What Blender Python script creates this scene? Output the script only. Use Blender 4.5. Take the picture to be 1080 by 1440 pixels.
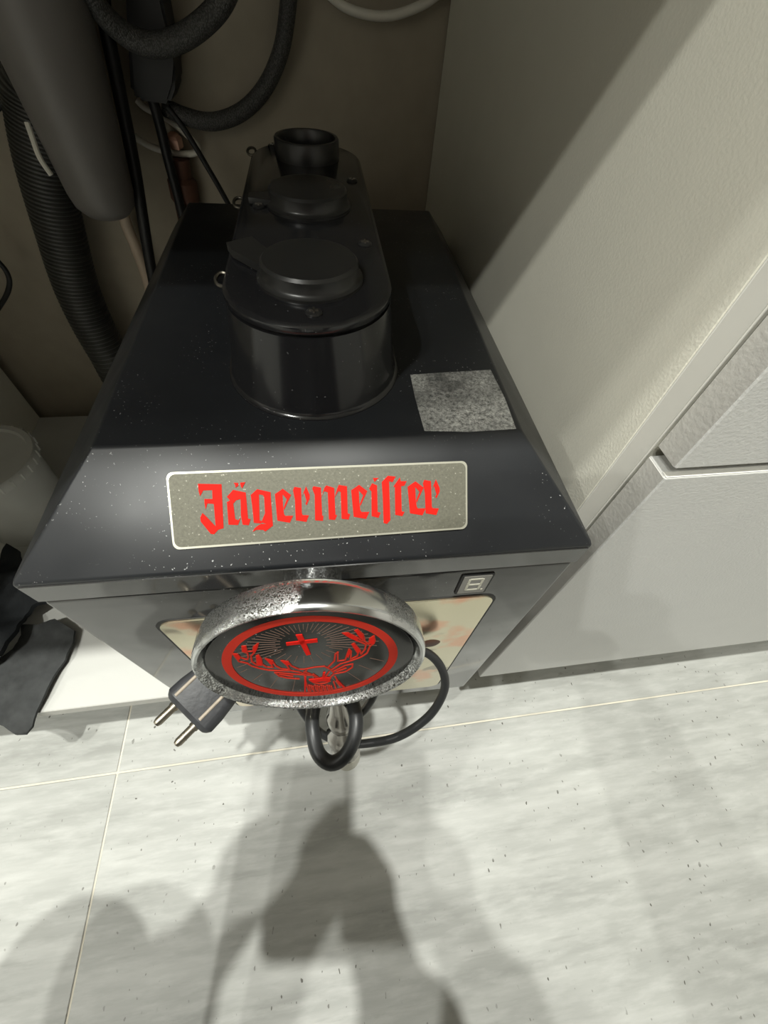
import bpy, bmesh, math, random
from mathutils import Vector, Matrix
random.seed(7)
scene = bpy.context.scene
COL = scene.collection
for o in list(bpy.data.objects): bpy.data.objects.remove(o, do_unlink=True)

# ------------------------------------------------------------------ camera, world, lights, exposure
CAM_POS = Vector((0.0038, -0.0961, 0.6136))
cam_d = bpy.data.cameras.new('camera'); cam = bpy.data.objects.new('camera', cam_d); COL.objects.link(cam)
ROT = Matrix(((0.9892, 0.070355, -0.128581), (-0.132337, 0.805833, -0.577166), (0.063009, 0.587949, 0.80644)))
cam.matrix_world = Matrix.Translation(CAM_POS) @ ROT.to_4x4()
cam_d.sensor_fit = 'VERTICAL'; cam_d.sensor_height = 36.0; cam_d.lens = 581.7 * 36.0 / 1440.0
cam_d.clip_start = 0.004; cam_d.clip_end = 30
scene.camera = cam

world = bpy.data.worlds.new('world'); scene.world = world; world.use_nodes = True
world.node_tree.nodes['Background'].inputs[0].default_value = (0.9, 0.93, 1.0, 1)
world.node_tree.nodes['Background'].inputs[1].default_value = 0.02

scene.view_settings.view_transform = 'Standard'; scene.view_settings.look = 'None'
scene.view_settings.gamma = 1.0; scene.view_settings.use_curve_mapping = False
scene.view_settings.exposure = 0.0
CEIL = 2.36
# ceiling downlights: x, y, watts, lamp radius
LAMPS = [(0.06, -0.20, 150, 0.022), (-0.20, -0.20, 70, 0.022), (-2.30, -0.31, 42, 0.035),
         (-1.00, -0.93, 76, 0.022), (-1.30, -1.17, 56, 0.022)]
for i, (lx, ly, w, rad) in enumerate(LAMPS):
    ld = bpy.data.lights.new('downlight_beam', 'SPOT'); ld.energy = w; ld.color = (0.985, 0.99, 0.925)
    ld.spot_size = math.radians(160); ld.spot_blend = 0.35; ld.shadow_soft_size = rad
    lo = bpy.data.objects.new('downlight_beam', ld); COL.objects.link(lo); lo.location = (lx, ly, CEIL - 0.05)

# ------------------------------------------------------------------ materials
def new_mat(name):
    m = bpy.data.materials.new(name); m.use_nodes = True
    nt = m.node_tree; return m, nt, nt.nodes['Principled BSDF']
def N(nt, t, **kw):
    n = nt.nodes.new(t)
    for k, v in kw.items():
        if k in n.inputs: n.inputs[k].default_value = v
        else: setattr(n, k, v)
    return n
def coords(nt, scale=(1, 1, 1), kind='Object'):
    tc = N(nt, 'ShaderNodeTexCoord'); mp = N(nt, 'ShaderNodeMapping'); mp.inputs['Scale'].default_value = scale
    nt.links.new(tc.outputs[kind], mp.inputs[0]); return mp.outputs[0]
def noise(nt, co, scale, detail=3, rough=0.55):
    n = N(nt, 'ShaderNodeTexNoise'); n.inputs['Scale'].default_value = scale
    n.inputs['Detail'].default_value = detail; n.inputs['Roughness'].default_value = rough
    nt.links.new(co, n.inputs['Vector']); return n.outputs['Fac']
def ramp(nt, fac, stops):
    r = N(nt, 'ShaderNodeValToRGB'); e = r.color_ramp.elements
    while len(e) < len(stops): e.new(0.5)
    for k, (p, c) in enumerate(stops):
        e[k].position = p; e[k].color = (c, c, c, 1) if not hasattr(c, '__len__') else (*c, 1)
    nt.links.new(fac, r.inputs[0]); return r.outputs[0]
def mix(nt, fac, a, b):
    m = N(nt, 'ShaderNodeMix', data_type='RGBA')
    if hasattr(fac, 'links'): nt.links.new(fac, m.inputs[0])
    else: m.inputs[0].default_value = fac
    for s, v in ((6, a), (7, b)):
        if hasattr(v, 'links'): nt.links.new(v, m.inputs[s])
        else: m.inputs[s].default_value = (*v, 1) if hasattr(v, '__len__') else (v, v, v, 1)
    return m.outputs[2]
def math_n(nt, op, a, b):
    m = N(nt, 'ShaderNodeMath', operation=op)
    for s, v in ((0, a), (1, b)):
        if hasattr(v, 'links'): nt.links.new(v, m.inputs[s])
        else: m.inputs[s].default_value = v
    return m.outputs[0]
def bump(nt, bsdf, h, strength=0.2, dist=0.001):
    b = N(nt, 'ShaderNodeBump'); b.inputs['Strength'].default_value = strength; b.inputs['Distance'].default_value = dist
    nt.links.new(h, b.inputs['Height']); nt.links.new(b.outputs[0], bsdf.inputs['Normal'])
def simple(name, col, rough=0.5, metal=0.0, spec=0.5, var=0.12, vscale=40, bstr=0.0, bscale=300):
    m, nt, b = new_mat(name)
    co = coords(nt); n = noise(nt, co, vscale)
    dark = tuple(c * (1 - var) for c in col); lite = tuple(min(1, c * (1 + var)) for c in col)
    nt.links.new(mix(nt, n, dark, lite), b.inputs['Base Color'])
    b.inputs['Roughness'].default_value = rough; b.inputs['Metallic'].default_value = metal
    b.inputs['Specular IOR Level'].default_value = spec
    if bstr: bump(nt, b, noise(nt, co, bscale, 2), bstr, 0.0006)
    return m
def dusty(name, base, rough, film, speck=0.4, thr=0.725, sp_scale=800, spec=0.5):
    """dark gloss plastic with a thin dust film and scattered light specks"""
    m, nt, b = new_mat(name); co = coords(nt)
    f = ramp(nt, noise(nt, co, 9, 4, 0.6), [(0.2, 0.0), (0.9, 1.0)])
    c1 = mix(nt, f, base, film)
    s = ramp(nt, noise(nt, co, sp_scale, 1), [(thr, 0.0), (thr + 0.03, 1.0)])
    cl = ramp(nt, noise(nt, co, 14, 2), [(0.42, 0.0), (0.62, 1.0)])
    s2 = math_n(nt, 'MULTIPLY', s, cl)
    b.inputs['Specular IOR Level'].default_value = spec
    nt.links.new(mix(nt, s2, c1, (speck, speck, speck)), b.inputs['Base Color'])
    nt.links.new(ramp(nt, noise(nt, co, 16, 3), [(0.15, rough * 0.75), (0.95, rough * 1.4)]), b.inputs['Roughness'])
    return m
M = {}
M['lid'] = dusty('black_lid_plastic', (0.0075, 0.0082, 0.0095), 0.34, (0.018, 0.0195, 0.022), spec=0.4)
M['socket'] = dusty('black_gloss_plastic', (0.008, 0.008, 0.009), 0.16, (0.014, 0.014, 0.015), 0.3, 0.76)
M['cap'] = dusty('black_cap_plastic', (0.012, 0.012, 0.012), 0.3, (0.02, 0.02, 0.019), 0.2, 0.77)
M['body'] = dusty('black_gloss_panel', (0.022, 0.022, 0.021), 0.085, (0.036, 0.035, 0.033), 0.25, 0.75, spec=1.0)
M['seam'] = simple('dark_seam', (0.01, 0.01, 0.01), 0.6)
M['rubber'] = simple('black_rubber', (0.016, 0.017, 0.018), 0.42, vscale=90)
M['cord'] = simple('black_cord', (0.02, 0.021, 0.022), 0.38)
M['plug'] = simple('black_plug_plastic', (0.028, 0.029, 0.032), 0.5, var=0.5, vscale=160, bstr=0.3)
M['plug_stripe'] = simple('worn_plug_edge', (0.33, 0.28, 0.22), 0.6, var=0.4, vscale=300)
M['pin'] = simple('dull_nickel', (0.42, 0.38, 0.31), 0.32, 1.0, var=0.3, vscale=200)
M['eyelet'] = simple('dull_wire', (0.13, 0.12, 0.1), 0.4, 1.0)
M['screw'] = simple('screw_steel', (0.35, 0.33, 0.29), 0.4, 1.0)
M['red'] = simple('red_print', (0.52, 0.008, 0.003), 0.6, spec=0.12, var=0.1)
M['red_dim'] = simple('dark_red_print', (0.40, 0.022, 0.010), 0.6, spec=0.15)
M['ray'] = simple('faint_ray_print', (0.13, 0.075, 0.055), 0.5)
M['segment'] = simple('unlit_segment', (0.62, 0.6, 0.5), 0.4)
M['display'] = simple('display_window', (0.2, 0.19, 0.17), 0.15)
M['worktop'] = simple('grey_worktop', (0.3, 0.29, 0.27), 0.5, var=0.2)
M['wall'] = simple('cabinet_back_wall', (0.36, 0.32, 0.25), 0.85, bstr=0.2, bscale=200)
M['room'] = simple('room_paint', (0.4, 0.39, 0.37), 0.9)
M['ceiling'] = simple('ceiling_paint', (0.62, 0.61, 0.58), 0.9)
M['laminate'] = simple('beige_laminate', (0.82, 0.80, 0.69), 0.5, var=0.03, bstr=0.22, bscale=650)
M['edge'] = simple('pale_edge_band', (0.66, 0.65, 0.6), 0.45, var=0.02)
M['base'] = simple('white_base_panel', (0.56, 0.56, 0.53), 0.45, var=0.03, bstr=0.1)
M['front'] = simple('grey_drawer_front', (0.60, 0.60, 0.58), 0.42, var=0.03, bstr=0.3, bscale=500)
M['front_edge'] = simple('grey_drawer_edge', (0.47, 0.46, 0.43), 0.45, var=0.05, bstr=0.35, bscale=420)
M['plinth'] = simple('grey_plinth', (0.3, 0.3, 0.29), 0.5)
M['grey_plastic'] = simple('grey_pipe_plastic', (0.16, 0.15, 0.14), 0.42, var=0.1, bstr=0.1)
M['hose'] = simple('black_corrugated_hose', (0.05, 0.05, 0.045), 0.4, var=0.25)
M['pipe_black'] = simple('black_pipe', (0.008, 0.008, 0.008), 0.5)
M['white_pipe'] = simple('white_pipe_plastic', (0.7, 0.68, 0.6), 0.4)
M['pale_pipe'] = simple('pale_wall_pipe', (0.52, 0.42, 0.32), 0.5, var=0.2)
M['rust'] = simple('rusty_brown_valve', (0.12, 0.055, 0.035), 0.6, var=0.5, vscale=60)
M['copper'] = simple('pinkish_copper', (0.6, 0.36, 0.27), 0.4, 0.5)
M['felt'] = simple('dark_grey_felt', (0.05, 0.052, 0.052), 0.95, spec=0.15, var=0.55, vscale=55, bstr=0.7, bscale=160)
M['felt_edge'] = simple('felt_hem', (0.2, 0.19, 0.14), 0.9, spec=0.1)
M['bag'] = simple('black_cloth', (0.018, 0.02, 0.022), 0.8, spec=0.2, var=0.4, bstr=0.5)
M['phone'] = simple('phone_glass', (0.02, 0.02, 0.022), 0.15)
M['lamp_ring'] = simple('white_lamp_ring', (0.8, 0.8, 0.78), 0.4)
M['hair'] = simple('dark_hair', (0.03, 0.02, 0.015), 0.6, bstr=0.6)
# braided steel/nylon sleeve
def braid():
    m, nt, b = new_mat('braided_grey_sleeve'); co = coords(nt)
    v = N(nt, 'ShaderNodeTexVoronoi'); v.inputs['Scale'].default_value = 800; nt.links.new(co, v.inputs['Vector'])
    nt.links.new(ramp(nt, v.outputs['Distance'], [(0.1, (0.10, 0.10, 0.095)), (0.7, (0.03, 0.03, 0.028))]), b.inputs['Base Color'])
    b.inputs['Roughness'].default_value = 0.55; bump(nt, b, v.outputs['Distance'], 0.6, 0.001); return m
M['braid'] = braid()
# pitted chrome
def chrome(name='pitted_chrome', lo=0.46, col=(0.66, 0.67, 0.67)):
    m, nt, b = new_mat(name); co = coords(nt)
    patch = ramp(nt, noise(nt, co, 26, 3), [(lo, 0.0), (lo + 0.14, 1.0)])
    fine = ramp(nt, noise(nt, co, 1000, 4, 0.75), [(0.46, 0.0), (0.56, 1.0)])
    pit = math_n(nt, 'MULTIPLY', patch, fine)
    nt.links.new(mix(nt, pit, col, (0.07, 0.065, 0.055)), b.inputs['Base Color'])
    nt.links.new(ramp(nt, pit, [(0.0, 0.16), (1.0, 0.7)]), b.inputs['Roughness'])
    b.inputs['Metallic'].default_value = 1.0; bump(nt, b, pit, 0.35, 0.0006); return m
M['chrome'] = chrome(); M['chrome_clean'] = chrome('tap_chrome', 0.62, (0.36, 0.34, 0.31))
M['badge_face'] = dusty('black_badge_glass', (0.012, 0.012, 0.011), 0.12, (0.03, 0.03, 0.027), 0.3, 0.74, 700)
# brushed name plate: fine grain metal
def nameplate():
    m, nt, b = new_mat('brushed_name_plate'); co = coords(nt)
    g = noise(nt, co, 900, 3, 0.7); s = ramp(nt, noise(nt, co, 900, 1), [(0.72, 0.0), (0.76, 1.0)])
    nt.links.new(mix(nt, s, mix(nt, g, (0.06, 0.058, 0.043), (0.155, 0.15, 0.115)), (0.34, 0.33, 0.28)), b.inputs['Base Color'])
    b.inputs['Metallic'].default_value = 0.3; b.inputs['Roughness'].default_value = 0.52; b.inputs['Specular IOR Level'].default_value = 0.35; bump(nt, b, g, 0.2, 0.0003); return m
M['nameplate'] = nameplate()
M['nameplate_rim'] = simple('name_plate_rim', (0.42, 0.41, 0.34), 0.3, 0.5)
# gold printed metal plate
def goldplate():
    m, nt, b = new_mat('printed_gold_plate'); co = coords(nt)
    o = ramp(nt, noise(nt, co, 21, 3), [(0.52, 0.0), (0.6, 1.0)])
    d = ramp(nt, noise(nt, co, 33, 2), [(0.64, 0.0), (0.7, 1.0)])
    c = mix(nt, o, (0.66, 0.61, 0.43), (0.74, 0.42, 0.26)); c = mix(nt, d, c, (0.33, 0.29, 0.2))
    nt.links.new(c, b.inputs['Base Color']); b.inputs['Metallic'].default_value = 0.85; b.inputs['Roughness'].default_value = 0.17
    return m
M['gold'] = goldplate()
# worn silver sticker residue
def residue():
    m, nt, b = new_mat('worn_silver_residue'); co = coords(nt)
    g = ramp(nt, noise(nt, co, 420, 9, 0.9), [(0.40, 0.0), (0.62, 1.0)])
    k = ramp(nt, noise(nt, co, 40, 3), [(0.35, 0.2), (0.6, 1.0)])
    nt.links.new(mix(nt, math_n(nt, 'MULTIPLY', g, k), (0.035, 0.036, 0.036), (0.62, 0.62, 0.58)), b.inputs['Base Color'])
    b.inputs['Roughness'].default_value = 0.45; bump(nt, b, g, 0.3, 0.0004); return m
M['residue'] = residue()
# travertine-look porcelain tile
def tile_mat():
    m, nt, b = new_mat('travertine_tile')
    tc = N(nt, 'ShaderNodeTexCoord'); oi = N(nt, 'ShaderNodeObjectInfo')
    add = N(nt, 'ShaderNodeVectorMath', operation='ADD'); nt.links.new(tc.outputs['Object'], add.inputs[0])
    sc = N(nt, 'ShaderNodeVectorMath', operation='SCALE'); sc.inputs[0].default_value = (17, 9, 0)
    nt.links.new(oi.outputs['Random'], sc.inputs['Scale']); nt.links.new(sc.outputs[0], add.inputs[1])
    def mp(s):
        q = N(nt, 'ShaderNodeMapping'); q.inputs['Scale'].default_value = s; nt.links.new(add.outputs[0], q.inputs[0]); return q.outputs[0]
    bands = noise(nt, mp((2.0, 17, 1)), 1.6, 6, 0.62)
    c = mix(nt, ramp(nt, bands, [(0.32, 0.0), (0.68, 1.0)]), (0.31, 0.315, 0.295), (0.485, 0.49, 0.465))
    vein = noise(nt, mp((4, 46, 1)), 2.0, 5, 0.65)
    c = mix(nt, ramp(nt, vein, [(0.6, 0.0), (0.72, 0.5)]), c, (0.29, 0.29, 0.27))
    cloud = noise(nt, mp((10, 44, 1)), 2.4, 4, 0.6)
    c = mix(nt, ramp(nt, cloud, [(0.45, 0.0), (0.8, 0.6)]), c, (0.57, 0.575, 0.55))
    clus = ramp(nt, noise(nt, mp((4, 10, 1)), 2.0, 3), [(0.42, 0.0), (0.6, 1.0)])
    pits = ramp(nt, noise(nt, mp((1.0, 0.62, 1)), 210, 1), [(0.715, 0.0), (0.735, 1.0)])
    p = math_n(nt, 'MULTIPLY', clus, pits)
    worm = ramp(nt, noise(nt, mp((0.7, 1.6, 1)), 62, 2), [(0.69, 0.0), (0.71, 1.0)])
    w2 = math_n(nt, 'MULTIPLY', worm, ramp(nt, noise(nt, mp((3, 12, 1)), 1.5, 2), [(0.55, 0.0), (0.62, 0.8)]))
    c = mix(nt, w2, c, (0.3, 0.3, 0.27)); c = mix(nt, p, c, (0.09, 0.085, 0.07))
    nt.links.new(c, b.inputs['Base Color']); b.inputs['Roughness'].default_value = 0.5
    bump(nt, b, math_n(nt, 'ADD', p, w2), -0.5, 0.001); return m
M['tile'] = tile_mat()
M['grout'] = simple('pale_grout', (0.66, 0.62, 0.52), 0.9, var=0.45, vscale=9)
# translucent polypropylene
def pp():
    m, nt, b = new_mat('cloudy_clear_plastic'); co = coords(nt)
    nt.links.new(mix(nt, noise(nt, co, 30), (0.62, 0.62, 0.57), (0.74, 0.74, 0.7)), b.inputs['Base Color'])
    b.inputs['Roughness'].default_value = 0.3; b.inputs['Alpha'].default_value = 0.5; return m
M['clear'] = pp()
def skin_cloth():
    """dark clothes, skin on head and hands (by place on the body)"""
    m, nt, b = new_mat('dark_clothes_and_skin'); tc = N(nt, 'ShaderNodeTexCoord')
    tot = None
    for (cx, cy, cz, rr) in HEAD_HANDS:
        d = N(nt, 'ShaderNodeVectorMath', operation='DISTANCE'); nt.links.new(tc.outputs['Object'], d.inputs[0]); d.inputs[1].default_value = (cx, cy, cz)
        l = math_n(nt, 'LESS_THAN', d.outputs['Value'], rr); tot = l if tot is None else math_n(nt, 'MAXIMUM', tot, l)
    nt.links.new(mix(nt, tot, (0.03, 0.032, 0.04), (0.55, 0.34, 0.25)), b.inputs['Base Color']); b.inputs['Roughness'].default_value = 0.7
    return m

# ------------------------------------------------------------------ mesh helpers
def finish(bm, smooth=40):
    bmesh.ops.recalc_face_normals(bm, faces=bm.faces[:])
    for f in bm.faces: f.smooth = smooth > 0
    return bm
def link(name, bm, mat, parent=None, off=(0, 0, 0), smooth=40, origin=None):
    """one mesh object. vertices are given in the frame of the parent plus `off` (the parent's origin)"""
    finish(bm, smooth)
    me = bpy.data.meshes.new(name); 
    o_ = Vector(origin) if origin is not None else Vector(off)
    bmesh.ops.translate(bm, verts=bm.verts[:], vec=-o_)
    bm.to_mesh(me); bm.free()
    if smooth: me.set_sharp_from_angle(angle=math.radians(smooth))
    me.materials.append(M[mat] if isinstance(mat, str) else mat)
    ob = bpy.data.objects.new(name, me); COL.objects.link(ob)
    if parent is not None: ob.parent = parent
    if origin is not None: ob.location = Vector(origin) - Vector(off)
    return ob
def empty(name, loc=(0, 0, 0), rz=0):
    o = bpy.data.objects.new(name, None); COL.objects.link(o); o.location = loc; o.rotation_euler = (0, 0, rz)
    o.empty_display_size = 0.02; return o
def tag(o, label=None, cat=None, group=None, kind=None):
    if label: o['label'] = label
    if cat: o['category'] = cat
    if group: o['group'] = group
    if kind: o['kind'] = kind
    return o
def box(b, bev=0.0, seg=2, bm=None):
    x0, x1, y0, y1, z0, z1 = b
    t = bmesh.new()
    v = [t.verts.new(p) for p in ((x0, y0, z0), (x1, y0, z0), (x1, y1, z0), (x0, y1, z0), (x0, y0, z1), (x1, y0, z1), (x1, y1, z1), (x0, y1, z1))]
    for f in ((0, 3, 2, 1), (4, 5, 6, 7), (0, 1, 5, 4), (1, 2, 6, 5), (2, 3, 7, 6), (3, 0, 4, 7)): t.faces.new([v[i] for i in f])
    if bev: bmesh.ops.bevel(t, geom=t.edges[:], offset=bev, segments=seg, affect='EDGES', profile=0.5)
    return join(bm, t) if bm else t
def join(a, b):
    me = bpy.data.meshes.new('tmp'); b.to_mesh(me); b.free(); a.from_mesh(me); bpy.data.meshes.remove(me); return a
def catmull(pts, n=8, closed=False):
    P = [Vector(p) for p in pts]; out = []; L = len(P)
    rng = range(L if closed else L - 1)
    for i in rng:
        if closed: p0, p1, p2, p3 = P[(i - 1) % L], P[i], P[(i + 1) % L], P[(i + 2) % L]
        else: p0, p1, p2, p3 = P[max(i - 1, 0)], P[i], P[i + 1], P[min(i + 2, L - 1)]
        for k in range(n):
            t = k / n
            out.append(0.5 * ((2 * p1) + (-p0 + p2) * t + (2 * p0 - 5 * p1 + 4 * p2 - p3) * t * t + (-p0 + 3 * p1 - 3 * p2 + p3) * t ** 3))
    if not closed: out.append(P[-1])
    return out
def tube(path, rad, seg=14, closed=False, bm=None):
    """sweep a circle along a polyline; rad a number or a list"""
    bm = bm or bmesh.new(); P = [Vector(p) for p in path]; L = len(P); rings = []
    nrm = None
    for i in range(L):
        if closed: t = (P[(i + 1) % L] - P[i - 1])
        else: t = P[min(i + 1, L - 1)] - P[max(i - 1, 0)]
        t.normalize()
        if nrm is None: nrm = t.orthogonal().normalized()
        nrm = (nrm - t * nrm.dot(t)).normalized(); bn = t.cross(nrm)
        r = rad[i] if hasattr(rad, '__len__') else rad
        rings.append([bm.verts.new(P[i] + (nrm * math.cos(a) + bn * math.sin(a)) * r) for a in [2 * math.pi * k / seg for k in range(seg)]])
    if closed:
        # find the twist that closes the loop best
        best = min(range(seg), key=lambda s: (rings[0][s].co - rings[-1][0].co).length)
        rings.append(rings[0][best:] + rings[0][:best])
    for a, b in zip(rings[:-1], rings[1:]):
        for k in range(seg): bm.faces.new((a[k], a[(k + 1) % seg], b[(k + 1) % seg], b[k]))
    if not closed:
        bm.faces.new(rings[0][::-1]); bm.faces.new(rings[-1])
    return bm
def frame(axis):
    w = Vector(axis).normalized(); u = (Vector((1, 0, 0)) - w * w.x)
    if u.length < 0.1: u = Vector((0, 1, 0)) - w * w.y
    u.normalize(); return u, w.cross(u), w
def lathe(origin, axis, prof, seg=40, bm=None, cap0=True, cap1=True):
    """revolve (radius, height) pairs about an axis"""
    bm = bm or bmesh.new(); u, v, w = frame(axis); o = Vector(origin); rings = []
    for r, h in prof:
        rings.append([bm.verts.new(o + w * h + (u * math.cos(a) + v * math.sin(a)) * r) for a in [2 * math.pi * k / seg for k in range(seg)]])
    for a, b in zip(rings[:-1], rings[1:]):
        for k in range(seg): bm.faces.new((a[k], a[(k + 1) % seg], b[(k + 1) % seg], b[k]))
    if cap0: bm.faces.new(rings[0][::-1])
    if cap1: bm.faces.new(rings[-1])
    return bm
def slab(poly, to3, h, bm=None, chamfer=0.0):
    """extrude a 2D outline between offset 0 and h; to3(a, b, offset) -> point"""
    bm = bm or bmesh.new(); n = len(poly)
    lo = [bm.verts.new(to3(a, b, 0)) for a, b in poly]
    hi = [bm.verts.new(to3(a, b, h)) for a, b in poly]
    for k in range(n): bm.faces.new((lo[k], lo[(k + 1) % n], hi[(k + 1) % n], hi[k]))
    if n > 4:
        top = bm.faces.new(hi); bot = bm.faces.new(lo[::-1]); bmesh.ops.triangulate(bm, faces=[top, bot], ngon_method='EAR_CLIP')
    else: bm.faces.new(hi); bm.faces.new(lo[::-1])
    return bm
def rrect(x0, x1, y0, y1, r, n=6):
    out = []
    for cx, cy, a0 in ((x1 - r, y1 - r, 0), (x0 + r, y1 - r, 90), (x0 + r, y0 + r, 180), (x1 - r, y0 + r, 270)):
        for k in range(n + 1):
            a = math.radians(a0 + 90 * k / n); out.append((cx + r * math.cos(a), cy + r * math.sin(a)))
    return out
def stroke(poly, w, to3, h, bm):
    """flat printed line of width w along a 2D polyline"""
    for (a0, b0), (a1, b1) in zip(poly[:-1], poly[1:]):
        d = Vector((a1 - a0, b1 - b0)); 
        if d.length < 1e-6: continue
        d.normalize(); n = Vector((-d.y, d.x)) * w / 2; e = d * w * 0.35
        slab([(a0 - e.x - n.x, b0 - e.y - n.y), (a1 + e.x - n.x, b1 + e.y - n.y), (a1 + e.x + n.x, b1 + e.y + n.y), (a0 - e.x + n.x, b0 - e.y + n.y)], to3, h, bm)

LETTERS=[[[(-0.05463,0.03213),(-0.04445,0.03159),(-0.04471,0.01565),(-0.04709,0.01517),(-0.04901,0.01361),(-0.05043,0.01389),(-0.05439,0.01852),(-0.05445,0.02002),(-0.05345,0.02153),(-0.05237,0.02067),(-0.04808,0.01642),(-0.04828,0.0246),(-0.05106,0.0249),(-0.05193,0.02275),(-0.05228,0.02486),(-0.05226,0.02657),(-0.04872,0.02642),(-0.04863,0.02959),(-0.0525,0.02966),(-0.054,0.02763),(-0.05448,0.02944)]],[[(-0.04244,0.02694),(-0.03955,0.02935),(-0.03409,0.02817),(-0.034,0.02635),(-0.03652,0.02591),(-0.03855,0.02548),(-0.03984,0.02433),(-0.04254,0.02466),(-0.04269,0.02496),(-0.0412,0.02559)],[(-0.04254,0.02466),(-0.03984,0.02433),(-0.03941,0.01872),(-0.0381,0.01821),(-0.03694,0.01906),(-0.03829,0.01649),(-0.04245,0.01681)],[(-0.03652,0.02591),(-0.034,0.02635),(-0.03375,0.01861),(-0.03267,0.01835),(-0.03356,0.01618),(-0.03629,0.01652),(-0.03678,0.01981)],[(-0.03907,0.03193),(-0.03712,0.03176),(-0.03708,0.03077),(-0.0384,0.03009),(-0.03851,0.03106)],[(-0.03627,0.03182),(-0.03396,0.03195),(-0.03551,0.02974),(-0.03611,0.03052)]],[[(-0.03196,0.02718),(-0.02895,0.02918),(-0.02828,0.02727),(-0.02867,0.01777),(-0.02715,0.01724),(-0.0282,0.01653),(-0.0313,0.01698),(-0.03159,0.02322)],[(-0.02895,0.02918),(-0.02306,0.02785),(-0.02309,0.0259),(-0.02604,0.02602),(-0.02654,0.02689),(-0.02828,0.02727)],[(-0.02604,0.02602),(-0.02309,0.0259),(-0.0229,0.01551),(-0.02564,0.01619),(-0.02799,0.01698),(-0.02609,0.02024)],[(-0.0229,0.01551),(-0.02638,0.01355),(-0.02745,0.01421),(-0.03039,0.01435),(-0.03209,0.01367),(-0.03108,0.01499),(-0.02916,0.01606),(-0.02803,0.01643),(-0.02564,0.01619)]],[[(-0.0212,0.02704),(-0.01753,0.02888),(-0.01779,0.02684),(-0.01787,0.02262),(-0.01764,0.01955),(-0.01712,0.01886),(-0.01357,0.01875),(-0.01525,0.01622),(-0.02079,0.01725)],[(-0.01753,0.02888),(-0.01396,0.02644),(-0.01595,0.02493),(-0.01779,0.02684)],[(-0.01396,0.02644),(-0.01753,0.02102),(-0.01766,0.02185),(-0.01594,0.02505)]],[[(-0.01298,0.02818),(-0.01225,0.02938),(-0.00928,0.02886),(-0.00956,0.0195),(-0.00923,0.0188),(-0.00641,0.01858),(-0.00772,0.01618),(-0.01249,0.01701),(-0.01233,0.02453)],[(-0.00913,0.02563),(-0.00698,0.02939),(-0.0055,0.0261),(-0.00559,0.02481),(-0.00721,0.02232),(-0.00769,0.02305),(-0.0071,0.02385),(-0.00801,0.02712)]],[[(-0.0042,0.02845),(-0.00357,0.02926),(-0.00019,0.02866),(-0.00026,0.02496),(-0.00035,0.01815),(0.00022,0.01813),(-0.00011,0.01622),(-0.0037,0.01661),(-0.00323,0.026)],[(-0.00026,0.02496),(0.00145,0.0286),(0.00234,0.02934),(0.00591,0.02827),(0.00281,0.02681),(0.00112,0.02722)],[(0.00281,0.02681),(0.00591,0.02827),(0.00585,0.0247),(0.00578,0.01818),(0.00655,0.01809),(0.00546,0.01633),(0.00268,0.01662)],[(0.00585,0.0247),(0.00732,0.02806),(0.0081,0.02933),(0.01191,0.02865),(0.0088,0.02669),(0.00775,0.02705)],[(0.0088,0.02669),(0.01191,0.02865),(0.01149,0.01855),(0.01266,0.01812),(0.01182,0.01616),(0.00857,0.01663)]],[[(0.01374,0.02709),(0.01757,0.02897),(0.01731,0.02688),(0.01724,0.02257),(0.0175,0.01944),(0.01803,0.01872),(0.02174,0.01862),(0.02,0.01603),(0.01422,0.01708)],[(0.01757,0.02897),(0.0213,0.02648),(0.01924,0.02493),(0.01731,0.02688)],[(0.0213,0.02648),(0.0176,0.02093),(0.01746,0.02178),(0.01925,0.02506)]],[[(0.02213,0.0273),(0.02372,0.02934),(0.02602,0.02847),(0.02562,0.01843),(0.02701,0.01805),(0.02597,0.01615),(0.02268,0.01693),(0.02324,0.02632)],[(0.02425,0.03129),(0.027,0.03125),(0.02493,0.02976)]],[[(0.02835,0.02963),(0.03139,0.03188),(0.03513,0.03143),(0.03348,0.02938),(0.03184,0.02982),(0.03144,0.01501),(0.02976,0.01367),(0.0282,0.01406),(0.02844,0.02334)]],[[(0.03368,0.0276),(0.03709,0.03104),(0.0374,0.02961),(0.04027,0.0295),(0.03907,0.0278),(0.03747,0.02771),(0.0371,0.01808),(0.03848,0.01785),(0.0373,0.01626),(0.03395,0.01695),(0.03447,0.02757)]],[[(0.04057,0.02737),(0.04451,0.02928),(0.04425,0.02716),(0.04419,0.02278),(0.04447,0.01959),(0.04502,0.01887),(0.04885,0.01876),(0.04706,0.01613),(0.04109,0.0172)],[(0.04451,0.02928),(0.04837,0.02674),(0.04625,0.02517),(0.04425,0.02716)],[(0.04837,0.02674),(0.04457,0.02111),(0.04442,0.02198),(0.04626,0.0253)]],[[(0.04808,0.02841),(0.04885,0.02965),(0.05206,0.02912),(0.05182,0.0194),(0.05218,0.01868),(0.05522,0.01845),(0.05383,0.01595),(0.04869,0.01683),(0.0488,0.02463)],[(0.05224,0.02576),(0.05453,0.02966),(0.05614,0.02625),(0.05605,0.02491),(0.05433,0.02233),(0.05381,0.02308),(0.05444,0.02392),(0.05344,0.02731)]]]
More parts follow.
